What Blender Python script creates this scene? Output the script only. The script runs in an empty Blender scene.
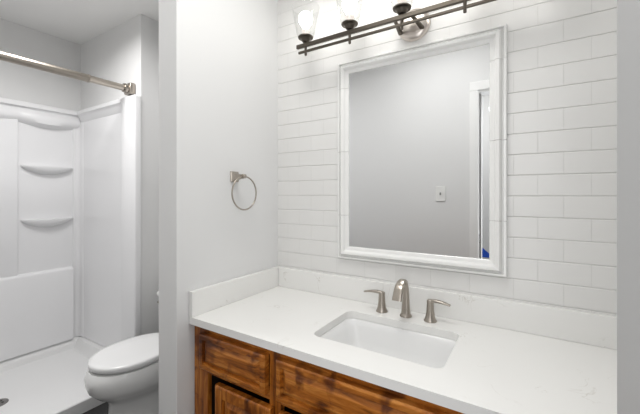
import bpy, bmesh, math
from mathutils import Vector, Matrix

# ---------------------------------------------------------------- camera, world, lights, exposure
S = bpy.context.scene
COL = S.collection
PI = math.pi

cam_d = bpy.data.cameras.new('camera')
cam = bpy.data.objects.new('camera', cam_d)
COL.objects.link(cam)
cam.location = (1.165, -1.414, 1.40)
cam.rotation_euler = (PI / 2, 0, math.radians(32.24))
cam_d.sensor_width = 36.0
cam_d.lens = 333 / 640 * 36
cam_d.shift_y = -13 / 640
cam_d.clip_start = 0.01
S.camera = cam

w = bpy.data.worlds.new('world')
S.world = w
w.use_nodes = True
w.node_tree.nodes['Background'].inputs[0].default_value = (0.9, 0.95, 1.0, 1)
w.node_tree.nodes['Background'].inputs[1].default_value = 0.7

S.view_settings.view_transform = 'Standard'
S.view_settings.look = 'None'
S.view_settings.exposure = 0.0
S.view_settings.gamma = 1.0
S.view_settings.use_curve_mapping = False
S.cycles.transparent_max_bounces = 32


def area(name, loc, rot, sx, sy, power, color=(1, 1, 1), spread=180):
    d = bpy.data.lights.new(name, 'AREA')
    d.shape = 'RECTANGLE'
    d.size, d.size_y = sx, sy
    d.energy = power
    d.color = color
    o = bpy.data.objects.new(name, d)
    o.location = loc
    o.rotation_euler = rot
    COL.objects.link(o)
    d.spread = math.radians(spread)
    return o


BULB = 9.0
area('ceiling_lamp_vanity', (0.60, -0.72, 2.72), (0, 0, 0), 0.6, 0.5, 9.8, (1.0, 0.99, 0.97), spread=158)
area('ceiling_lamp_shower', (-1.10, -0.72, 2.72), (0, 0, 0), 0.5, 0.5, 17.3, (1.0, 0.99, 0.98), spread=158)
area('hallway_fill', (0.35, -1.90, 2.70), (0, 0, 0), 0.5, 0.4, 18.0, (1.0, 0.99, 0.97))  # added light to brighten the hallway strip in the mirror, no known lamp
area('doorway_fill', (1.12, -1.47, 1.75), (math.radians(80), 0, math.radians(38)), 0.5, 0.7, 3.2, (0.97, 0.98, 1.0))  # added fill from the camera side, no daylight source here
area('doorway_fill_low', (1.08, -1.47, 0.95), (math.radians(85), 0, math.radians(55)), 0.4, 0.9, 3.2, (0.97, 0.98, 1.0))  # added low fill to lift the partition end and the wall below


# ---------------------------------------------------------------- materials
def new_mat(name):
    m = bpy.data.materials.new(name)
    m.use_nodes = True
    nt = m.node_tree
    return m, nt, nt.nodes['Principled BSDF']


def node(nt, kind, **kw):
    n = nt.nodes.new(kind)
    for k, v in kw.items():
        setattr(n, k, v)
    return n


def simple(name, col, rough=0.5, metal=0.0, bump=0.0, bscale=200, spec=0.5, coat=0.0, var=0.0):
    m, nt, b = new_mat(name)
    b.inputs['Base Color'].default_value = (*col, 1)
    b.inputs['Roughness'].default_value = rough
    b.inputs['Metallic'].default_value = metal
    b.inputs['Specular IOR Level'].default_value = spec
    b.inputs['Coat Weight'].default_value = coat
    tc = node(nt, 'ShaderNodeTexCoord')
    nz = node(nt, 'ShaderNodeTexNoise')
    nz.inputs['Scale'].default_value = bscale
    nt.links.new(tc.outputs['Object'], nz.inputs['Vector'])
    if bump:
        bp = node(nt, 'ShaderNodeBump')
        bp.inputs['Strength'].default_value = bump
        bp.inputs['Distance'].default_value = 0.002
        nt.links.new(nz.outputs['Fac'], bp.inputs['Height'])
        nt.links.new(bp.outputs['Normal'], b.inputs['Normal'])
    if var:
        mx = node(nt, 'ShaderNodeMix', data_type='RGBA')
        nt.links.new(nz.outputs['Fac'], mx.inputs[0])
        mx.inputs[6].default_value = (*[c * (1 - var) for c in col], 1)
        mx.inputs[7].default_value = (*[min(1, c * (1 + var)) for c in col], 1)
        nt.links.new(mx.outputs[2], b.inputs['Base Color'])
    return m


M = {}
M['wall'] = simple('wall_paint', (0.745, 0.745, 0.742), 0.6, bump=0.08, bscale=120, spec=0.3)
M['ceiling'] = simple('ceiling_paint', (0.85, 0.85, 0.84), 0.8, bump=0.1, bscale=90, spec=0.2)
M['trim'] = simple('trim_paint', (0.84, 0.84, 0.83), 0.35)
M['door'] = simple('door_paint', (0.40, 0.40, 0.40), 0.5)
M['acrylic'] = simple('shower_acrylic', (0.84, 0.84, 0.85), 0.28, coat=0.2)
M['pan'] = simple('shower_pan_acrylic', (0.84, 0.84, 0.84), 0.4)
M['porcelain'] = simple('porcelain', (0.83, 0.83, 0.82), 0.10, coat=0.4)
M['lid'] = simple('seat_plastic', (0.85, 0.85, 0.85), 0.22)
M['sinkc'] = simple('sink_ceramic', (0.86, 0.86, 0.855), 0.12, coat=0.3)
M['frame'] = simple('glazed_trim', (0.83, 0.83, 0.815), 0.18, coat=0.2)
M['nickel'] = simple('brushed_nickel', (0.41, 0.37, 0.325), 0.30, metal=1.0, bump=0.03, bscale=400)
M['bronze'] = simple('dark_nickel', (0.115, 0.10, 0.083), 0.36, metal=1.0, bump=0.03, bscale=400)
M['polished'] = simple('polished_nickel', (0.70, 0.64, 0.59), 0.28, metal=1.0)
M['mirror'] = simple('mirror_silver', (0.88, 0.89, 0.90), 0.01, metal=1.0)
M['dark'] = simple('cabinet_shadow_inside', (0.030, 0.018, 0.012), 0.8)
M['black'] = simple('black_plastic', (0.02, 0.02, 0.02), 0.4)
M['blue'] = simple('blue_tape', (0.02, 0.10, 0.62), 0.6)
M['switch'] = simple('switch_plastic', (0.82, 0.82, 0.80), 0.35)
M['socket'] = simple('lamp_socket', (0.80, 0.74, 0.70), 0.4)
M['floor'] = simple('dark_floor', (0.022, 0.021, 0.022), 0.45, bump=0.2, bscale=25, var=0.4)


def wood(name, axis):
    m, nt, b = new_mat(name)
    tc = node(nt, 'ShaderNodeTexCoord')
    mp = node(nt, 'ShaderNodeMapping')
    mp.inputs['Scale'].default_value = (3.2, 14, 24) if axis == 'x' else (24, 14, 3.2)
    nt.links.new(tc.outputs['Object'], mp.inputs['Vector'])
    n1 = node(nt, 'ShaderNodeTexNoise')
    n1.inputs['Scale'].default_value = 1.6
    n1.inputs['Detail'].default_value = 8
    n1.inputs['Roughness'].default_value = 0.65
    n1.inputs['Distortion'].default_value = 0.9
    nt.links.new(mp.outputs['Vector'], n1.inputs['Vector'])
    r1 = node(nt, 'ShaderNodeValToRGB')
    cr = r1.color_ramp
    cr.elements[0].position = 0.30
    cr.elements[0].color = (0.055, 0.012, 0.002, 1)
    cr.elements[1].position = 0.72
    cr.elements[1].color = (0.64, 0.265, 0.055, 1)
    e = cr.elements.new(0.50)
    e.color = (0.37, 0.112, 0.012, 1)
    nt.links.new(n1.outputs['Fac'], r1.inputs['Fac'])
    # knots and big dark patches
    n2 = node(nt, 'ShaderNodeTexNoise')
    n2.inputs['Scale'].default_value = 9
    n2.inputs['Detail'].default_value = 3
    n2.inputs['Distortion'].default_value = 0.8
    nt.links.new(tc.outputs['Object'], n2.inputs['Vector'])
    r2 = node(nt, 'ShaderNodeValToRGB')
    r2.color_ramp.elements[0].position = 0.34
    r2.color_ramp.elements[0].color = (0.28, 0.20, 0.16, 1)
    r2.color_ramp.elements[1].position = 0.46
    r2.color_ramp.elements[1].color = (1, 1, 1, 1)
    nt.links.new(n2.outputs['Fac'], r2.inputs['Fac'])
    mx = node(nt, 'ShaderNodeMix', data_type='RGBA', blend_type='MULTIPLY')
    mx.inputs[0].default_value = 0.9
    nt.links.new(r1.outputs['Color'], mx.inputs[6])
    nt.links.new(r2.outputs['Color'], mx.inputs[7])
    nt.links.new(mx.outputs[2], b.inputs['Base Color'])
    b.inputs['Roughness'].default_value = 0.33
    b.inputs['Coat Weight'].default_value = 0.05
    b.inputs['Specular IOR Level'].default_value = 0.35
    bp = node(nt, 'ShaderNodeBump')
    bp.inputs['Strength'].default_value = 0.25
    bp.inputs['Distance'].default_value = 0.0015
    nt.links.new(n1.outputs['Fac'], bp.inputs['Height'])
    nt.links.new(bp.outputs['Normal'], b.inputs['Normal'])
    return m


M['wood_h'] = wood('alder_grain_across', 'x')
M['wood_v'] = wood('alder_grain_upright', 'z')


def tile_mat():
    m, nt, b = new_mat('white_subway_tile')
    tc = node(nt, 'ShaderNodeTexCoord')
    sx = node(nt, 'ShaderNodeSeparateXYZ')
    cb = node(nt, 'ShaderNodeCombineXYZ')
    nt.links.new(tc.outputs['Object'], sx.inputs[0])
    ax = node(nt, 'ShaderNodeMath', operation='SUBTRACT')
    ax.inputs[1].default_value = 1.263 - 0.149 * 20
    az = node(nt, 'ShaderNodeMath', operation='SUBTRACT')
    az.inputs[1].default_value = 1.0895 - 0.0758 * 20
    nt.links.new(sx.outputs['X'], ax.inputs[0])
    nt.links.new(sx.outputs['Z'], az.inputs[0])
    nt.links.new(ax.outputs[0], cb.inputs['X'])
    nt.links.new(az.outputs[0], cb.inputs['Y'])
    br = node(nt, 'ShaderNodeTexBrick')
    br.offset = 0.5
    br.offset_frequency = 2
    br.inputs['Scale'].default_value = 1.0
    br.inputs['Brick Width'].default_value = 0.149
    br.inputs['Row Height'].default_value = 0.0758
    br.inputs['Mortar Size'].default_value = 0.0011
    br.inputs['Mortar Smooth'].default_value = 0.8
    br.inputs['Bias'].default_value = 0.0
    br.inputs['Color1'].default_value = (0.755, 0.75, 0.735, 1)
    br.inputs['Color2'].default_value = (0.745, 0.74, 0.725, 1)
    br.inputs['Mortar'].default_value = (0.66, 0.655, 0.64, 1)
    nt.links.new(cb.outputs[0], br.inputs['Vector'])
    nt.links.new(br.outputs['Color'], b.inputs['Base Color'])
    b.inputs['Roughness'].default_value = 0.30
    inv = node(nt, 'ShaderNodeMath', operation='SUBTRACT')
    inv.inputs[0].default_value = 1.0
    nt.links.new(br.outputs['Fac'], inv.inputs[1])
    nz = node(nt, 'ShaderNodeTexNoise')
    nz.inputs['Scale'].default_value = 14
    nt.links.new(tc.outputs['Object'], nz.inputs['Vector'])
    ad = node(nt, 'ShaderNodeMath', operation='MULTIPLY_ADD')
    ad.inputs[1].default_value = 0.35
    nt.links.new(nz.outputs['Fac'], ad.inputs[0])
    nt.links.new(inv.outputs[0], ad.inputs[2])
    bp = node(nt, 'ShaderNodeBump')
    bp.inputs['Strength'].default_value = 0.6
    bp.inputs['Distance'].default_value = 0.0013
    nt.links.new(ad.outputs[0], bp.inputs['Height'])
    nt.links.new(bp.outputs['Normal'], b.inputs['Normal'])
    return m


M['tile'] = tile_mat()


def quartz_mat():
    m, nt, b = new_mat('white_quartz')
    tc = node(nt, 'ShaderNodeTexCoord')
    n1 = node(nt, 'ShaderNodeTexNoise')
    n1.inputs['Scale'].default_value = 5.0
    n1.inputs['Detail'].default_value = 5
    n1.inputs['Distortion'].default_value = 1.2
    nt.links.new(tc.outputs['Object'], n1.inputs['Vector'])
    # thin veins where the noise crosses one level
    a = node(nt, 'ShaderNodeMath', operation='SUBTRACT')
    a.inputs[1].default_value = 0.5
    nt.links.new(n1.outputs['Fac'], a.inputs[0])
    c = node(nt, 'ShaderNodeMath', operation='ABSOLUTE')
    nt.links.new(a.outputs[0], c.inputs[0])
    r = node(nt, 'ShaderNodeValToRGB')
    r.color_ramp.elements[0].position = 0.0
    r.color_ramp.elements[0].color = (1, 1, 1, 1)
    r.color_ramp.elements[1].position = 0.006
    r.color_ramp.elements[1].color = (0, 0, 0, 1)
    nt.links.new(c.outputs[0], r.inputs['Fac'])
    n2 = node(nt, 'ShaderNodeTexNoise')
    n2.inputs['Scale'].default_value = 9.0
    nt.links.new(tc.outputs['Object'], n2.inputs['Vector'])
    r2 = node(nt, 'ShaderNodeValToRGB')
    r2.color_ramp.elements[0].position = 0.56
    r2.color_ramp.elements[1].position = 0.70
    nt.links.new(n2.outputs['Fac'], r2.inputs['Fac'])
    mu = node(nt, 'ShaderNodeMath', operation='MULTIPLY')
    nt.links.new(r.outputs['Color'], mu.inputs[0])
    nt.links.new(r2.outputs['Color'], mu.inputs[1])
    mx = node(nt, 'ShaderNodeMix', data_type='RGBA')
    nt.links.new(mu.outputs[0], mx.inputs[0])
    mx.inputs[6].default_value = (0.83, 0.825, 0.805, 1)
    mx.inputs[7].default_value = (0.66, 0.64, 0.60, 1)
    nt.links.new(mx.outputs[2], b.inputs['Base Color'])
    b.inputs['Roughness'].default_value = 0.25
    return m


M['quartz'] = quartz_mat()


def glass_mat():
    m = bpy.data.materials.new('clear_glass')
    m.use_nodes = True
    nt = m.node_tree
    nt.nodes.clear()
    out = node(nt, 'ShaderNodeOutputMaterial')
    tr = node(nt, 'ShaderNodeBsdfTransparent')
    tr.inputs[0].default_value = (0.975, 0.977, 0.975, 1)
    gl = node(nt, 'ShaderNodeBsdfGlossy')
    gl.inputs['Roughness'].default_value = 0.03
    lw = node(nt, 'ShaderNodeLayerWeight')
    pw = node(nt, 'ShaderNodeMath', operation='POWER')
    pw.inputs[1].default_value = 3.0
    ml = node(nt, 'ShaderNodeMath', operation='MULTIPLY_ADD')
    ml.inputs[1].default_value = 0.45
    ml.inputs[2].default_value = 0.03
    nt.links.new(lw.outputs['Facing'], pw.inputs[0])
    nt.links.new(pw.outputs[0], ml.inputs[0])
    mx = node(nt, 'ShaderNodeMixShader')
    nt.links.new(ml.outputs[0], mx.inputs[0])
    nt.links.new(tr.outputs[0], mx.inputs[1])
    nt.links.new(gl.outputs[0], mx.inputs[2])
    nt.links.new(mx.outputs[0], out.inputs[0])
    return m


M['glass'] = glass_mat()


def bulb_mat():
    m, nt, b = new_mat('frosted_bulb_lit')
    b.inputs['Base Color'].default_value = (0.9, 0.9, 0.88, 1)
    b.inputs['Emission Color'].default_value = (1.0, 0.975, 0.93, 1)
    b.inputs['Emission Strength'].default_value = BULB
    return m


M['bulb'] = bulb_mat()


# ---------------------------------------------------------------- helpers
def obj(name, bm, mat, parent=None, smooth=False, loc=None, angle=None):
    me = bpy.data.meshes.new(name)
    bmesh.ops.recalc_face_normals(bm, faces=bm.faces)
    bm.to_mesh(me)
    bm.free()
    me.materials.append(M[mat] if isinstance(mat, str) else mat)
    if smooth:
        for p in me.polygons:
            p.use_smooth = True
        if angle:
            me.set_sharp_from_angle(angle=math.radians(angle))
    o = bpy.data.objects.new(name, me)
    COL.objects.link(o)
    if loc:
        o.location = loc
    if parent:
        o.parent = parent
        if not loc:
            o.location = -Vector(parent.location)   # mesh built in world coordinates
    return o


def tag(o, label, cat, group=None):
    o['label'] = label
    o['category'] = cat
    if group:
        o['group'] = group
    return o


def thing(name, label, cat, loc=(0, 0, 0), group=None):
    o = bpy.data.objects.new(name, None)
    o.empty_display_size = 0.05
    COL.objects.link(o)
    o.location = loc
    return tag(o, label, cat, group)


def struct(name, bm, mat, **k):
    o = obj(name, bm, mat, **k)
    o['kind'] = 'structure'
    return o


def box(bm, x0, x1, y0, y1, z0, z1, bev=0.0, seg=2):
    r = bmesh.ops.create_cube(bm, size=1.0)
    vs = r['verts']
    for v in vs:
        v.co = Vector(((x0 + x1) / 2 + v.co.x * (x1 - x0), (y0 + y1) / 2 + v.co.y * (y1 - y0), (z0 + z1) / 2 + v.co.z * (z1 - z0)))
    if bev:
        es = list({e for v in vs for e in v.link_edges})
        bmesh.ops.bevel(bm, geom=es, offset=bev, segments=seg, affect='EDGES', profile=0.5)
    return bm


def B(*a, **k):
    return box(bmesh.new(), *a, **k)


def lathe(bm, prof, c=(0, 0, 0), n=32, axis='z'):
    """prof: list of (r, h)"""
    rings = []
    for r, h in prof:
        ring = []
        for i in range(n):
            a = 2 * PI * i / n
            if axis == 'z':
                p = (c[0] + r * math.cos(a), c[1] + r * math.sin(a), c[2] + h)
            elif axis == 'y':
                p = (c[0] + r * math.cos(a), c[1] + h, c[2] + r * math.sin(a))
            else:
                p = (c[0] + h, c[1] + r * math.cos(a), c[2] + r * math.sin(a))
            ring.append(bm.verts.new(p))
        rings.append(ring)
    for a, b in zip(rings, rings[1:]):
        for i in range(n):
            bm.faces.new((a[i], a[(i + 1) % n], b[(i + 1) % n], b[i]))
    if prof[0][0] > 1e-6:
        bm.faces.new(rings[0])
    if prof[-1][0] > 1e-6:
        bm.faces.new(rings[-1])
    bmesh.ops.remove_doubles(bm, verts=bm.verts, dist=1e-6)
    return bm


def loft(bm, rings, cap0=True, cap1=True, closed=True):
    vr = [[bm.verts.new(p) for p in r] for r in rings]
    n = len(vr[0])
    for a, b in zip(vr, vr[1:]):
        for i in range(n if closed else n - 1):
            bm.faces.new((a[i], a[(i + 1) % n], b[(i + 1) % n], b[i]))
    if cap0:
        bm.faces.new(vr[0])
    if cap1:
        bm.faces.new(vr[-1])
    return vr


def tube(bm, pts, rad, n=12, closed=False, flat=None):
    """tube through pts; rad float or list; flat = list of (width,thickness) for an oval section with side axis x"""
    P = [Vector(p) for p in pts]
    k = len(P)
    rings = []
    up = None
    for i in range(k):
        if closed:
            t = (P[(i + 1) % k] - P[i - 1]).normalized()
        else:
            t = (P[min(i + 1, k - 1)] - P[max(i - 1, 0)]).normalized()
        if up is None:
            up = Vector((0, 0, 1)) if abs(t.z) < 0.9 else Vector((0, 1, 0))
        s = t.cross(up).normalized()
        up = s.cross(t).normalized()
        r = rad[i] if isinstance(rad, (list, tuple)) else rad
        ring = []
        for j in range(n):
            a = 2 * PI * j / n
            ring.append(P[i] + s * (r * math.cos(a)) + up * (r * math.sin(a)))
        rings.append(ring)
    if closed:
        vr = [[bm.verts.new(p) for p in r] for r in rings]
        for i in range(k):
            a, b = vr[i], vr[(i + 1) % k]
            for j in range(n):
                bm.faces.new((a[j], a[(j + 1) % n], b[(j + 1) % n], b[j]))
    else:
        loft(bm, rings)
    return bm


def rrect(x0, x1, y0, y1, r, z, n=8):
    pts = []
    for cx, cy, a0 in ((x1 - r, y1 - r, 0), (x0 + r, y1 - r, 90), (x0 + r, y0 + r, 180), (x1 - r, y0 + r, 270)):
        for i in range(n + 1):
            a = math.radians(a0 + 90 * i / n)
            pts.append((cx + r * math.cos(a), cy + r * math.sin(a), z))
    return pts


# ---------------------------------------------------------------- setting
CZ = 2.74
YF = -1.36          # room face of the doorway wall
struct('floor', B(-2.45, 2.6, -2.8, 0.35, -0.10, 0.0), 'floor')
struct('ceiling', B(-2.45, 2.6, -2.8, 0.35, CZ, CZ + 0.1), 'ceiling')
# tiled wall: every course of tile is a slightly pillowed band between recessed joints
bm = bmesh.new()
pr = [(0.30, 0.0)]
k = -14
while 1.0895 + k * 0.0758 < CZ:
    za = 1.0895 + k * 0.0758
    if k > -14:
        pr += [(0.0005, za - 0.0020), (0.0020, za - 0.0009), (0.0020, za + 0.0009), (0.0005, za + 0.0016)]
    else:
        pr += [(0.0, 0.0)]
    for dz, yy in ((0.0035, 0.0), (0.0720, -0.0006)):
        if 0 < za + dz < CZ:
            pr += [(yy, za + dz)]
    k += 1
pr += [(0.0, CZ), (0.30, CZ)]
loft(bm, [[(x_, a, b) for a, b in pr] for x_ in (0.0, 1.47)])
struct('wall_back', bm, 'tile')
struct('wall_back_toilet', B(-1.28, -0.12, 0.15, 0.30, 0.0, CZ), 'wall')
struct('wall_back_shower', B(-2.25, -1.28, -0.03, 0.30, 0.0, CZ), 'wall')
struct('wall_left', B(-2.40, -2.25, YF - 0.12, 0.30, 0.0, CZ), 'wall')
struct('wall_partition', B(-0.12, 0.0, -0.615, 0.30, 0.0, CZ, bev=0.003), 'wall')
struct('wall_right', B(1.47, 1.60, YF - 0.12, 0.30, 0.0, CZ), 'wall')
bm = B(-2.25, 0.842, YF - 0.12, YF, 0.0, CZ)
box(bm, 0.842, 1.47, YF - 0.12, YF, 2.18, CZ)
struct('wall_front', bm, 'wall')
struct('wall_hallway_back', B(-1.0, 2.6, -2.80, -2.68, 0.0, CZ), 'wall')
struct('wall_hallway_left', B(-1.12, -1.0, -2.80, YF - 0.12, 0.0, CZ), 'wall')
struct('wall_hallway_right', B(2.48, 2.6, -2.68, YF - 0.12, 0.0, CZ), 'wall')

# door casing on the room side and the jamb lining
bm = bmesh.new()
box(bm, 0.776, 0.836, YF, YF + 0.018, 0.0, 2.1795, bev=0.003)
box(bm, 0.776, 1.469, YF, YF + 0.018, 2.18, 2.245, bev=0.003)
box(bm, 0.828, 0.842, YF - 0.121, YF + 0.010, 0.0, 2.18)
box(bm, 0.842, 1.469, YF - 0.121, YF + 0.004, 2.165, 2.18)
box(bm, 0.842, 0.852, YF - 0.08, YF - 0.045, 0.0, 2.165)
tr = struct('trim_1', bm, 'trim')
bm = B(0.842, 0.8445, YF - 0.030, YF + 0.004, 1.03, 1.10, bev=0.001)
obj('strike_plate', bm, 'black', tr)

# open door leaf, hinged on the right jamb
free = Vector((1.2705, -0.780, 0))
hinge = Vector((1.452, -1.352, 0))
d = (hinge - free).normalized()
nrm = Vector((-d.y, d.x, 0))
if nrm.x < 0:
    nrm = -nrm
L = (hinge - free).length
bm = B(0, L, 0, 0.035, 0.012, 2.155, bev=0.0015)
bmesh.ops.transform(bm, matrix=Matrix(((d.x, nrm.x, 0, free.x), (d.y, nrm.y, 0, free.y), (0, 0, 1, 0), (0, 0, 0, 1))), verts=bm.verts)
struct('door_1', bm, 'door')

# ---------------------------------------------------------------- vanity cabinet
CF = -0.535         # face frame plane
vc = thing('vanity_cabinet', 'knotty brown wood vanity cabinet with raised panel drawers under the white countertop', 'cabinet', (0.735, -0.27, 0))
bm = bmesh.new()
box(bm, 0.003, 0.021, CF + 0.02, -0.004, 0.0, 0.876)
box(bm, 1.449, 1.467, CF + 0.02, -0.004, 0.0, 0.876)
box(bm, 0.021, 1.449, -0.016, -0.004, 0.09, 0.876)
box(bm, 0.021, 1.449, CF + 0.02, -0.016, 0.09, 0.105)
box(bm, 0.021, 1.449, CF + 0.08, CF + 0.095, 0.0, 0.09)
obj('body', bm, 'wood_v', vc)
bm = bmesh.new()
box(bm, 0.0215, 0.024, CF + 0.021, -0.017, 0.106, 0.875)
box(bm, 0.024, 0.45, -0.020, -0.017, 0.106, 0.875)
obj('interior_shade', bm, 'dark', vc)['label'] = 'dark sheets standing in for shade inside the cabinet'  # near-black sheets added so the door gap reads as deep shade
# face frame: stiles and rails
for x0, x1 in ((0.003, 0.084), (0.405, 0.455), (1.015, 1.065), (1.386, 1.467)):
    obj('stile', B(x0, x1, CF, CF + 0.02, 0.085, 0.876, bev=0.001), 'wood_v', vc)
for x0, x1 in ((0.084, 0.405), (0.455, 1.015), (1.065, 1.386)):
    for z0, z1 in ((0.846, 0.876), (0.690, 0.722), (0.085, 0.12)):
        obj('rail', B(x0, x1, CF + 0.0005, CF + 0.0195, z0, z1, bev=0.001), 'wood_h', vc)


def raised_panel(x0, x1, z0, z1, y, th=0.025, border=0.030):
    """a drawer or door front: beveled border, groove, raised centre field"""
    bm = bmesh.new()
    rings = []
    for ins, dep in ((0, 0), (0, -th + 0.005), (0.004, -th + 0.001), (0.008, -th), (border - 0.004, -th),
                     (border, -th + 0.011), (border + 0.003, -th + 0.011), (border + 0.018, -th + 0.001), (border + 0.020, -th + 0.0005)):
        rings.append([(x0 + ins, y + dep, z0 + ins), (x1 - ins, y + dep, z0 + ins), (x1 - ins, y + dep, z1 - ins), (x0 + ins, y + dep, z1 - ins)])
    loft(bm, rings)
    return bm


for x0, x1 in ((0.060, 0.402), (0.450, 1.020), (1.068, 1.410)):
    dr = obj('drawer_front', raised_panel(x0, x1, 0.713, 0.850, CF - 0.0005, border=0.024), 'wood_h', vc)
for x0, x1, hs in ((0.152, 0.428, -1), (0.462, 0.733, -1), (0.737, 1.008, 1), (1.042, 1.318, 1)):
    dd = obj('door', raised_panel(x0, x1, 0.11, 0.676, CF - 0.0005, border=0.045), 'wood_v', vc)
    for z in (0.18, 0.625):
        bm = bmesh.new()
        hx = x0 - 0.004 if hs < 0 else x1 + 0.004
        lathe(bm, [(0.004, -0.025), (0.004, 0.025)], (hx, CF - 0.010, z), n=10)
        box(bm, min(hx, hx - hs * -0.012), max(hx, hx - hs * -0.012), CF - 0.006, CF - 0.003, z - 0.02, z + 0.02)
        h = obj('hinge', bm, 'nickel', dd)
        h.location = (0, 0, 0)
        h['label'] = 'small metal hinge'

# ---------------------------------------------------------------- countertop with undermount opening
CT = 0.905
TH = 0.028
SX0, SX1, SY0, SY1 = 0.513, 0.957, -0.440, -0.150
ct = thing('countertop', 'white quartz countertop with sink cutout on the wood vanity cabinet', 'countertop', (0.735, -0.27, 0.877))


def slab_with_hole():
    bm = bmesh.new()
    x0, x1, y0, y1 = 0.0015, 1.468, -0.560, -0.0015
    hole = rrect(SX0, SX1, SY0, SY1, 0.030, CT)
    outer = rrect(x0, x1, y0, y1, 0.003, CT, n=2)
    ho = [bm.verts.new(p) for p in hole]
    ou = [bm.verts.new(p) for p in outer]
    es = [bm.edges.new((a[i], a[(i + 1) % len(a)])) for a in (ho, ou) for i in range(len(a))]
    bmesh.ops.triangle_fill(bm, use_beauty=True, edges=es)
    faces = list(bm.faces)
    r = bmesh.ops.extrude_face_region(bm, geom=faces)
    vs = [e for e in r['geom'] if isinstance(e, bmesh.types.BMVert)]
    bmesh.ops.translate(bm, vec=(0, 0, -TH), verts=vs)
    return bm


obj('worktop', slab_with_hole(), 'quartz', ct)
obj('backsplash', B(0.0215, 1.468, -0.0205, -0.0015, CT + 0.0003, 1.008, bev=0.0015), 'quartz', ct)
obj('side_splash', B(0.0015, 0.0205, -0.560, -0.0015, CT + 0.0003, 1.008, bev=0.0015), 'quartz', ct)

# sink
bm = bmesh.new()
ins = [(-0.006, 0), (-0.002, -0.0005), (0.003, -0.006), (0.008, -0.03), (0.016, -0.08), (0.028, -0.115), (0.055, -0.132), (0.10, -0.138)]
rings = []
zt = CT - TH - 0.0005
for k, (i, dz) in enumerate(ins):
    r = 0.034 + max(0, i) * 0.3
    ex = 0.9 * i if i > 0.01 else i
    rings.append(rrect(SX0 + i * 1.7 if i > 0.003 else SX0 + i, SX1 - i * 1.25 if i > 0.003 else SX1 - i, SY0 + i, SY1 - i, r, zt + dz))
# outer shell downwards from the rim
outer_r = [rrect(SX0 + 0.04, SX1 - 0.04, SY0 + 0.04, SY1 - 0.04, 0.04, zt - 0.155),
           rrect(SX0 - 0.002, SX1 + 0.002, SY0 - 0.002, SY1 + 0.002, 0.04, zt - 0.10),
           rrect(SX0 - 0.008, SX1 + 0.008, SY0 - 0.008, SY1 + 0.008, 0.04, zt - 0.015),
           rrect(SX0 - 0.022, SX1 + 0.022, SY0 - 0.022, SY1 + 0.022, 0.045, zt - 0.012),
           rrect(SX0 - 0.022, SX1 + 0.022, SY0 - 0.022, SY1 + 0.022, 0.045, zt)]
loft(bm, outer_r + rings)
sk = obj('sink', bm, 'sinkc', smooth=True, angle=50)
tag(sk, 'white rectangular undermount sink basin set in the countertop', 'sink')
bm = lathe(bmesh.new(), [(0.0, 0.0), (0.021, 0.0005), (0.022, 0.003), (0.018, 0.004), (0.016, 0.001), (0.0, 0.002)], (0.735, -0.285, zt - 0.1375))
obj('drain', bm, 'nickel', sk, smooth=True, loc=(0, 0, 0))

# faucet
fc = thing('faucet', 'brushed nickel widespread faucet with curved spout and two lever handles behind the sink', 'faucet', (0.738, -0.086, CT))
FY = -0.086


def smoothpts(pts, n=6):
    P = [Vector(p) for p in pts]
    out = []
    for i in range(len(P) - 1):
        p0, p1, p2, p3 = P[max(i - 1, 0)], P[i], P[i + 1], P[min(i + 2, len(P) - 1)]
        for j in range(n):
            t = j / n
            out.append(0.5 * ((2 * p1) + (-p0 + p2) * t + (2 * p0 - 5 * p1 + 4 * p2 - p3) * t * t + (-p0 + 3 * p1 - 3 * p2 + p3) * t ** 3))
    out.append(P[-1])
    return out


def ribbon(bm, path, widths, thick, n=14, side=Vector((1, 0, 0))):
    """oval/flattened section swept along path; side stays fixed"""
    rings = []
    k = len(path)
    for i in range(k):
        t = (path[min(i + 1, k - 1)] - path[max(i - 1, 0)]).normalized()
        up = side.cross(t).normalized()
        f = i / (k - 1) * (len(widths) - 1)
        a = int(min(f, len(widths) - 2))
        u = f - a
        wd = widths[a] * (1 - u) + widths[a + 1] * u
        tk = thick[a] * (1 - u) + thick[a + 1] * u
        ring = []
        for j in range(n):
            an = 2 * PI * j / n
            ca, sa = math.cos(an), math.sin(an)
            ca = math.copysign(abs(ca) ** 0.6, ca)
            sa = math.copysign(abs(sa) ** 0.6, sa)
            ring.append(path[i] + side * (wd / 2 * ca) + up * (tk / 2 * sa))
        rings.append(ring)
    loft(bm, rings)


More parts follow.
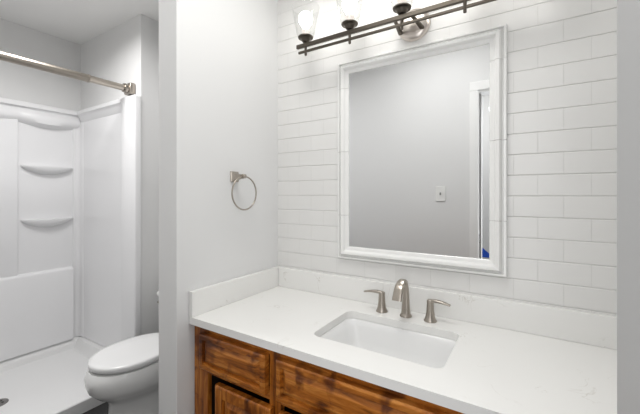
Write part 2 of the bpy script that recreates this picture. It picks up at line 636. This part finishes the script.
bm = bmesh.new()
x = 0.739
lathe(bm, [(0.024, 0.0005), (0.024, 0.005), (0.021, 0.008), (0.018, 0.012)], (x, FY, CT))
path = smoothpts([(x, FY, CT + 0.008), (x, FY, CT + 0.05), (x, FY, CT + 0.10), (x, FY - 0.010, CT + 0.135), (x, FY - 0.040, CT + 0.153),
                  (x, FY - 0.078, CT + 0.140), (x, FY - 0.100, CT + 0.110), (x, FY - 0.108, CT + 0.090)])
ribbon(bm, path, [0.036, 0.028, 0.023, 0.023, 0.027, 0.034, 0.037, 0.038], [0.036, 0.027, 0.020, 0.014, 0.011, 0.011, 0.012, 0.014])
obj('spout', bm, 'nickel', fc, smooth=True, angle=50)
for x, s in ((0.636, -1), (0.836, 1)):
    bm = lathe(bmesh.new(), [(0.0245, 0.0005), (0.0245, 0.004), (0.021, 0.008), (0.017, 0.022), (0.0145, 0.04), (0.0135, 0.062), (0.013, 0.068)], (x, FY, CT), n=24)
    hb = obj('handle_base', bm, 'nickel', fc, smooth=True, angle=50)
    bm = bmesh.new()
    lathe(bm, [(0.0132, 0.0683), (0.0135, 0.076), (0.012, 0.082), (0.006, 0.0845)], (x, FY, CT), n=24)
    path = smoothpts([(x - s * 0.008, FY, CT + 0.078), (x + s * 0.02, FY - 0.002, CT + 0.081), (x + s * 0.048, FY - 0.005, CT + 0.080), (x + s * 0.076, FY - 0.008, CT + 0.075)])
    ribbon(bm, path, [0.018, 0.021, 0.020, 0.016], [0.011, 0.012, 0.009, 0.006], side=Vector((0, 1, 0)))
    lv = obj('lever', bm, 'nickel', hb, smooth=True, angle=50, loc=(0, 0, 0))

# ---------------------------------------------------------------- mirror
MX0, MX1, MZ0, MZ1 = 0.382, 1.093, 1.094, 2.027
mr = thing('mirror', 'rectangular wall mirror in a white glazed tile trim frame above the sink', 'mirror', ((MX0 + MX1) / 2, 0, MZ0))
FR = 0.058
prof = [(0, -0.0005), (0, -0.014), (0.003, -0.017), (0.009, -0.017), (0.011, -0.008), (0.015, -0.008), (0.018, -0.018), (0.024, -0.025),
        (0.034, -0.024), (0.039, -0.019), (0.042, -0.014), (0.050, -0.013), (0.056, -0.011), (0.058, -0.008), (0.058, -0.0005)]


def frame_side(a, b, miter_a, miter_b, where):
    """one straight run of trim from a to b along its side; where = left/right/top/bottom"""
    bm = bmesh.new()
    rings = []
    for t, mt in ((a, miter_a), (b, miter_b)):
        ring = []
        for u, dpt in prof:
            s = t + mt * u
            if where == 'left':
                ring.append((MX0 + u, dpt, s))
            elif where == 'right':
                ring.append((MX1 - u, dpt, s))
            elif where == 'top':
                ring.append((s, dpt, MZ1 - u))
            else:
                ring.append((s, dpt, MZ0 + u))
        rings.append(ring)
    loft(bm, rings)
    return bm


def join_side(runs, where, name):
    bm = bmesh.new()
    for a, b, ma, mb in runs:
        t = frame_side(a, b, ma, mb, where)
        me = bpy.data.meshes.new('run')
        t.to_mesh(me)
        t.free()
        bm.from_mesh(me)
        bpy.data.meshes.remove(me)
    return obj(name, bm, 'frame', mr, smooth=True, angle=35)


g = 0.0007
for wh in ('left', 'right'):
    cuts = [1.300, 1.600, 1.900]
    runs = [(MZ0, cuts[0] - g, 1, 0), (cuts[0] + g, cuts[1] - g, 0, 0), (cuts[1] + g, cuts[2] - g, 0, 0), (cuts[2] + g, MZ1, 0, -1)]
    join_side(runs, wh, 'frame_side')
for wh in ('top', 'bottom'):
    join_side([(MX0, MX1, 1, -1)], wh, 'frame_rail')
obj('mirror_glass', B(MX0 + 0.056, MX1 - 0.056, -0.006, -0.0008, MZ0 + 0.056, MZ1 - 0.056), 'mirror', mr)

# ---------------------------------------------------------------- vanity light
LX = 0.734
LY = -0.12
vl = thing('vanity_light', 'five bulb vanity light with clear glass shades and dark bars over the mirror', 'light', (LX, 0, 2.10))
bm = lathe(bmesh.new(), [(0.068, -0.0005), (0.068, -0.008), (0.064, -0.015), (0.052, -0.021), (0.030, -0.0245), (0.0, -0.0255)], (LX + 0.014, 0, 2.118), n=48, axis='y')
obj('wall_plate', bm, 'polished', vl, smooth=True, angle=40)
for sx in (-0.040, 0.052):
    bm = bmesh.new()
    ribbon(bm, smoothpts([(LX + sx * 1.0, -0.016, 2.090), (LX + sx * 0.9, -0.06, 2.095), (LX + sx * 0.75, LY + 0.006, 2.101)]), [0.020, 0.014], [0.014, 0.012], side=Vector((1, 0, 0)))
    obj('arm', bm, 'bronze', vl, smooth=True, angle=40)
obj('bar', B(LX - 0.516, LX + 0.516, LY - 0.007, LY + 0.007, 2.094, 2.112, bev=0.002), 'bronze', vl)
obj('bar', B(LX - 0.506, LX + 0.506, LY - 0.005, LY + 0.005, 2.068, 2.079, bev=0.002), 'bronze', vl)
bulb_prof = [(0.013, 0.0), (0.014, 0.008), (0.022, 0.020), (0.031, 0.034), (0.0335, 0.048), (0.031, 0.063), (0.022, 0.076), (0.011, 0.082), (0.0, 0.083)]
for k in range(5):
    x = LX + (k - 2) * 0.2325
    bm = lathe(bmesh.new(), [(0.005, 2.054), (0.006, 2.056), (0.006, 2.116), (0.0, 2.116)], (x, LY, 0), n=20)
    cp = obj('post', bm, 'bronze', vl, smooth=True, angle=40)
    bm = lathe(bmesh.new(), [(0.014, 2.1165), (0.017, 2.119), (0.022, 2.130), (0.025, 2.133), (0.035, 2.135), (0.037, 2.139), (0.035, 2.142), (0.018, 2.142), (0.0, 2.142)], (x, LY, 0), n=28)
    obj('cup', bm, 'bronze', cp, smooth=True, angle=30, loc=(0, 0, 0))
    bm = lathe(bmesh.new(), [(0.019, 2.1422), (0.019, 2.172), (0.014, 2.176)], (x, LY, 0), n=20)
    so = obj('socket', bm, 'socket', cp, smooth=True, angle=40, loc=(0, 0, 0))
    bm = lathe(bmesh.new(), [(r, h + 2.1762) for r, h in bulb_prof], (x, LY, 0), n=24)
    obj('bulb', bm, 'bulb', cp, smooth=True, loc=(0, 0, 0))
    # open-topped tapering glass with a real wall thickness
    gp = [(0.020, 2.1425), (0.036, 2.143), (0.042, 2.150), (0.066, 2.280), (0.0635, 2.280), (0.040, 2.153), (0.035, 2.147), (0.020, 2.146)]
    bm = bmesh.new()
    n = 40
    rings = [[(x + r * math.cos(2 * PI * i / n), LY + r * math.sin(2 * PI * i / n), h) for i in range(n)] for r, h in gp + gp[:1]]
    loft(bm, rings, cap0=False, cap1=False)
    bmesh.ops.remove_doubles(bm, verts=bm.verts, dist=1e-6)
    obj('glass_shade', bm, 'glass', cp, smooth=True, angle=60, loc=(0, 0, 0))

# ---------------------------------------------------------------- towel ring
trg = thing('towel_ring', 'brushed nickel towel ring mounted on the pale wall left of the mirror', 'towel ring', (0, -0.317, 1.478))
bm = bmesh.new()
rings = []
for xx, hs in ((0.0005, 0.024), (0.005, 0.024), (0.008, 0.021), (0.018, 0.014), (0.040, 0.010), (0.055, 0.0095)):
    rings.append([(xx, -0.317 + hs * a, 1.480 + hs * b) for a, b in ((-1, -1), (1, -1), (1, 1), (-1, 1))])
loft(bm, rings)
lathe(bm, [(0.008, -0.010), (0.010, -0.006), (0.010, 0.008), (0.007, 0.012)], (0.056, -0.310, 1.482), n=16, axis='y')
obj('mount', bm, 'nickel', trg)
bm = bmesh.new()
rc = Vector((0.056, -0.305, 1.404))
tube(bm, [(rc.x, rc.y + 0.076 * math.sin(2 * PI * i / 64), rc.z + 0.076 * math.cos(2 * PI * i / 64)) for i in range(64)], 0.0036, n=10, closed=True)
obj('ring', bm, 'nickel', trg, smooth=True)

# ---------------------------------------------------------------- switch plate on the front wall, seen in the mirror
sp = thing('light_switch', 'white single switch plate on the wall reflected in the mirror', 'light switch', (0.561, YF, 1.40))
obj('plate', B(0.524, 0.598, YF, YF + 0.006, 1.342, 1.462, bev=0.002), 'switch', sp)
obj('toggle', B(0.556, 0.566, YF + 0.006, YF + 0.016, 1.392, 1.412, bev=0.001), simple('toggle_grey', (0.25, 0.25, 0.25), 0.5), sp)

# ---------------------------------------------------------------- shower pan
SXL, SXR = -2.247, -1.25
SYB, SYF = -0.033, YF + 0.003
bm = bmesh.new()
# cross section in x for the whole length, then the end coves
nx = [(SXR, 0.0), (SXR, 0.074), (SXR - 0.006, 0.080), (SXR - 0.05, 0.080), (SXR - 0.075, 0.074), (SXR - 0.12, 0.066), (-1.72, 0.056), (-2.15, 0.064), (-2.165, 0.072),
      (-2.172, 0.100), (-2.180, 0.118), (-2.215, 0.145), (SXL, 0.147), (SXL, 0.0)]
loft(bm, [[(x_, y_, z_) for x_, z_ in nx] for y_ in (SYF, SYB)])
for ya, yb, s in ((SYB, SYB - 0.09, 1), (SYF, SYF + 0.09, -1)):
    pr = [(ya, 0.050), (ya, 0.147), (ya - s * 0.050, 0.140), (ya - s * 0.066, 0.112), (ya - s * 0.074, 0.085), (ya - s * 0.09, 0.062), (ya - s * 0.09, 0.050)]
    loft(bm, [[(x_, y_, z_) for y_, z_ in pr] for x_ in (-2.175, SXR - 0.004)])
sp_ = thing('shower_pan', 'white low shower pan with a raised curb on the dark floor', 'shower pan', (-1.72, -0.70, 0))
obj('base', bm, 'pan', sp_, smooth=True, angle=30)
dr = obj('drain', lathe(bmesh.new(), [(0.056, 0.0555), (0.056, 0.0595), (0.050, 0.0610), (0.030, 0.0600), (0.0, 0.0598)], (-1.72, -0.715, 0), n=40), simple('drain_metal', (0.30, 0.29, 0.28), 0.35, metal=1.0), sp_, smooth=True, angle=30)
for i in range(6):
    a = 2 * PI * i / 6
    h = obj('drain_hole', lathe(bmesh.new(), [(0.006, 0.0606), (0.006, 0.0618)], (-1.72 + 0.028 * math.cos(a), -0.715 + 0.028 * math.sin(a), 0), n=10), 'black', dr, loc=(0, 0, 0))

# ---------------------------------------------------------------- shower surround
ss = thing('shower_surround', 'glossy white moulded shower wall surround with corner shelves', 'shower surround', (-2.0, -0.1, 0.15))
X0 = -2.246
ZT = 2.125
ZB = 0.148
# long wall panel: recess column y -0.455..-0.105 is the deepest; the rest stands forward
bm = bmesh.new()
box(bm, X0, -2.222, SYF, -0.034, ZB, ZT)
obj('long_panel', bm, 'acrylic', ss)
bm = B(-2.222, -2.204, SYF, -0.475, 0.760, 2.04, bev=0.006, seg=3)
obj('raised_panel', bm, 'acrylic', ss, smooth=True, angle=40)
# lower ledge block with softly sloping top
pr = [(-2.222, ZB), (-2.182, ZB), (-2.182, 0.745), (-2.186, 0.757), (-2.196, 0.764), (-2.222, 0.770)]
bm = bmesh.new()
loft(bm, [[(a, y_, b) for a, b in pr] for y_ in (SYF, -0.112)])
obj('lower_ledge', bm, 'acrylic', ss, smooth=True, angle=40)
# corner column: concave cove between long and end panels
bm = bmesh.new()
pts = [(-2.222, -0.105), (-2.212, -0.100)]
R = 0.028
cxx, cyy = -2.212 + R, -0.058 - R
for i in range(9):
    a = math.radians(180 - 90 * i / 8)
    pts.append((cxx + R * math.cos(a), cyy + R * math.sin(a)))
pts += [(-2.150, -0.058), (-2.140, -0.052), (-2.140, -0.034), (-2.222, -0.034)]
loft(bm, [[(a, b, z_) for a, b in pts] for z_ in (ZB, 2.03)])
obj('corner_column', bm, 'acrylic', ss, smooth=True, angle=40)
# end panel
obj('end_panel', B(-2.222, -1.40, -0.052, -0.031, 0.148, ZT), 'acrylic', ss)
# flange column at the open edge, rounded
bm = B(-1.458, -1.268, -0.085, -0.031, 0.148, 2.130, bev=0.014, seg=4)
obj('front_column', bm, 'acrylic', ss, smooth=True, angle=40)


def bow_header():
    """header band along the long wall: cap lip, recessed band, bowed lower bulge"""
    bm = bmesh.new()
    rings = []
    for i in range(41):
        y_ = SYF + (-0.06 - SYF) * i / 40
        if -0.47 < y_ < -0.10:
            b = math.sin((y_ + 0.47) / 0.37 * PI) * 0.050
        elif y_ <= -0.49:
            b = math.sin(min(1, (-0.49 - y_) / 0.75) * PI) * 0.05
        else:
            b = 0
        p = 0.028 + b * 0.55
        rings.append([(-2.222, y_, ZT), (-2.186, y_, ZT), (-2.180, y_, ZT - 0.006), (-2.180, y_, 2.088), (-2.200, y_, 2.082), (-2.202, y_, 2.070),
                      (-2.222 + p, y_, 2.045), (-2.222 + p + 0.008, y_, 2.015 - b * 0.3), (-2.222 + p, y_, 1.992 - b * 0.5), (-2.222 + 0.008, y_, 1.972 - b * 0.5), (-2.222, y_, 1.965 - b * 0.5)])
    loft(bm, rings)
    return bm


obj('header', bow_header(), 'acrylic', ss, smooth=True, angle=45)
pr = [(-0.052, ZT), (-0.082, ZT), (-0.087, ZT - 0.006), (-0.087, 2.094), (-0.080, 2.088), (-0.070, 2.070), (-0.062, 2.045), (-0.052, 2.030)]
bm = bmesh.new()
loft(bm, [[(x_, a, b) for a, b in pr] for x_ in (-2.18, -1.46)])
obj('header', bm, 'acrylic', ss, smooth=True, angle=35)
# bow front shelves in the recess column
for zs in (1.623, 1.190):
    bm = bmesh.new()
    rings = []
    for ph in (0, 0.06, 18, 36, 54, 72, 88):
        cp_, sp__ = math.cos(math.radians(ph)), math.sin(math.radians(ph))
        ring = [(-2.223, -0.458, zs + (0.004 if ph == 0 else 0) - 0.002 * sp__)]
        for i in range(29):
            t = i / 28
            e = max(0.0, math.sin(t * PI))
            ring.append((-2.222 + 0.004 + 0.060 * e ** 0.45 * cp_, -0.458 + 0.353 * t, zs + (0.004 if ph == 0 else 0) - (0.004 + 0.058 * e ** 0.8) * sp__))
        ring.append((-2.223, -0.105, zs + (0.004 if ph == 0 else 0) - 0.002 * sp__))
        rings.append(ring)
    loft(bm, rings)
    obj('shelf', bm, 'acrylic', ss, smooth=True, angle=40)

# ---------------------------------------------------------------- shower curtain rod
RX, RZ = -1.395, 2.192
cr_ = thing('shower_curtain_rod', 'brushed nickel shower curtain rod across the shower opening', 'curtain rod', (RX, -0.03, RZ))
bm = bmesh.new()
lathe(bm, [(0.026, 0.0), (0.026, 0.98)], (RX, YF + 0.05, RZ), n=24, axis='y')
lathe(bm, [(0.0275, 0.975), (0.0275, 0.985), (0.0235, 0.990), (0.0235, 1.235)], (RX, YF + 0.05, RZ), n=24, axis='y')
obj('tube', bm, 'nickel', cr_, smooth=True, angle=40)
for yw, s in ((-0.031, -1), (YF + 0.001, 1)):
    bm = bmesh.new()
    a, b = yw, yw + s * 0.042
    box(bm, RX - 0.048, RX + 0.048, min(a, b), max(a, b), RZ - 0.042, RZ + 0.042, bev=0.012, seg=3)
    lathe(bm, [(0.034, 0), (0.034, s * 0.022), (0.031, s * 0.026), (0.018, s * 0.028), (0.018, s * 0.062)], (RX, b, RZ), n=24, axis='y')
    obj('wall_bracket', bm, 'nickel', cr_, smooth=True, angle=40)

# ---------------------------------------------------------------- toilet
TX = -0.873
tl = thing('toilet', 'white toilet with closed lid between the shower and the partition wall', 'toilet', (TX, -0.2, 0))


def egg(w, yf, yb, z, n=48, p=2.3, sq=0.0):
    """plan outline: egg-shaped front, squarer back"""
    pts = []
    yc = yf + (yb - yf) * 0.46
    for i in range(n):
        a = 2 * PI * i / n
        c, s = math.cos(a), math.sin(a)
        if s < 0:
            px = abs(c) ** (2 / 2.0)
            py = abs(s) ** (2 / 2.05)
            y_ = yc - py * (yc - yf)
        else:
            px = abs(c) ** (2 / (2.6 + sq))
            py = abs(s) ** (2 / (2.6 + sq))
            y_ = yc + py * (yb - yc)
        pts.append((TX + math.copysign(px, c) * w / 2, y_, z))
    return pts


bm = bmesh.new()
rings = [egg(0.235, -0.470, 0.06, 0.0), egg(0.235, -0.472, 0.06, 0.012), egg(0.222, -0.462, 0.05, 0.03), egg(0.215, -0.445, 0.04, 0.12), egg(0.225, -0.442, 0.03, 0.19),
         egg(0.262, -0.462, 0.02, 0.225), egg(0.315, -0.505, 0.0, 0.252), egg(0.365, -0.545, -0.01, 0.295), egg(0.386, -0.557, -0.02, 0.335), egg(0.390, -0.560, -0.02, 0.365), egg(0.384, -0.550, -0.02, 0.395),
         egg(0.378, -0.541, -0.02, 0.409), egg(0.30, -0.49, -0.04, 0.412)]
loft(bm, rings)
box(bm, TX - 0.12, TX + 0.12, -0.05, 0.12, 0.20, 0.409, bev=0.02)
obj('bowl', bm, 'porcelain', tl, smooth=True, angle=50)
bm = bmesh.new()
loft(bm, [egg(0.352, -0.522, -0.060, 0.4135), egg(0.356, -0.525, -0.058, 0.416), egg(0.356, -0.525, -0.058, 0.420), egg(0.352, -0.522, -0.060, 0.4215)])
obj('seat', bm, 'lid', tl, smooth=True, angle=50)
bm = bmesh.new()
loft(bm, [egg(0.374, -0.536, -0.050, 0.4225), egg(0.381, -0.540, -0.046, 0.427), egg(0.382, -0.541, -0.046, 0.446), egg(0.374, -0.537, -0.050, 0.453),
          egg(0.34, -0.515, -0.066, 0.4565), egg(0.2, -0.42, -0.15, 0.458)])
ld = obj('lid', bm, 'lid', tl, smooth=True, angle=60)
for sx in (-0.07, 0.07):
    bm = bmesh.new()
    lathe(bm, [(0.012, -0.018), (0.012, 0.018)], (TX + sx, -0.045, 0.445), n=16, axis='x')
    obj('hinge', bm, 'lid', ld, smooth=True, angle=40, loc=(0, 0, 0))
bm = bmesh.new()
rings = []
for z_, i in ((0.410, 0.022), (0.425, 0.010), (0.46, 0.004), (0.60, 0.0), (0.675, 0.0)):
    rings.append(rrect(TX - 0.228 + i, TX + 0.228 - i, -0.028 + i, 0.146, 0.05 - i * 0.3, z_))
loft(bm, rings)
tk = obj('tank', bm, 'porcelain', tl, smooth=True, angle=50)
bm = bmesh.new()
loft(bm, [rrect(TX - 0.235 + i, TX + 0.235 - i, -0.035 + i, 0.147, 0.05, z_) for z_, i in ((0.6755, 0.004), (0.680, 0.0), (0.700, 0.0), (0.708, 0.006), (0.710, 0.014))])
obj('tank_lid', bm, 'porcelain', tl, smooth=True, angle=50)
bm = lathe(bmesh.new(), [(0.011, -0.028), (0.011, -0.044), (0.007, -0.048)], (TX - 0.16, 0, 0.645), n=16, axis='y')
box(bm, TX - 0.165, TX - 0.10, -0.054, -0.047, 0.639, 0.651, bev=0.002)
obj('flush_lever', bm, 'nickel', tl, smooth=True, angle=40)['label'] = 'nickel flush lever'

# ---------------------------------------------------------------- blue tape seen through the doorway in the mirror
bm = bmesh.new()
ya = -2.679
for_pts = [(0.645, 0.86), (0.645, 1.00 - 0.10), (0.735, 0.86 - 0.02), (0.70, 0.60), (0.645, 0.60)]
tri = [(0.640, 0.70), (0.640, 0.875), (0.84, 0.70)]
loft(bm, [[(a, y_, b) for a, b in tri] for y_ in (ya, ya + 0.0012)])
bt = obj('painters_tape', bm, 'blue')
tag(bt, 'bright blue triangle of painters tape on the hallway wall reflected in the mirror corner', 'tape')
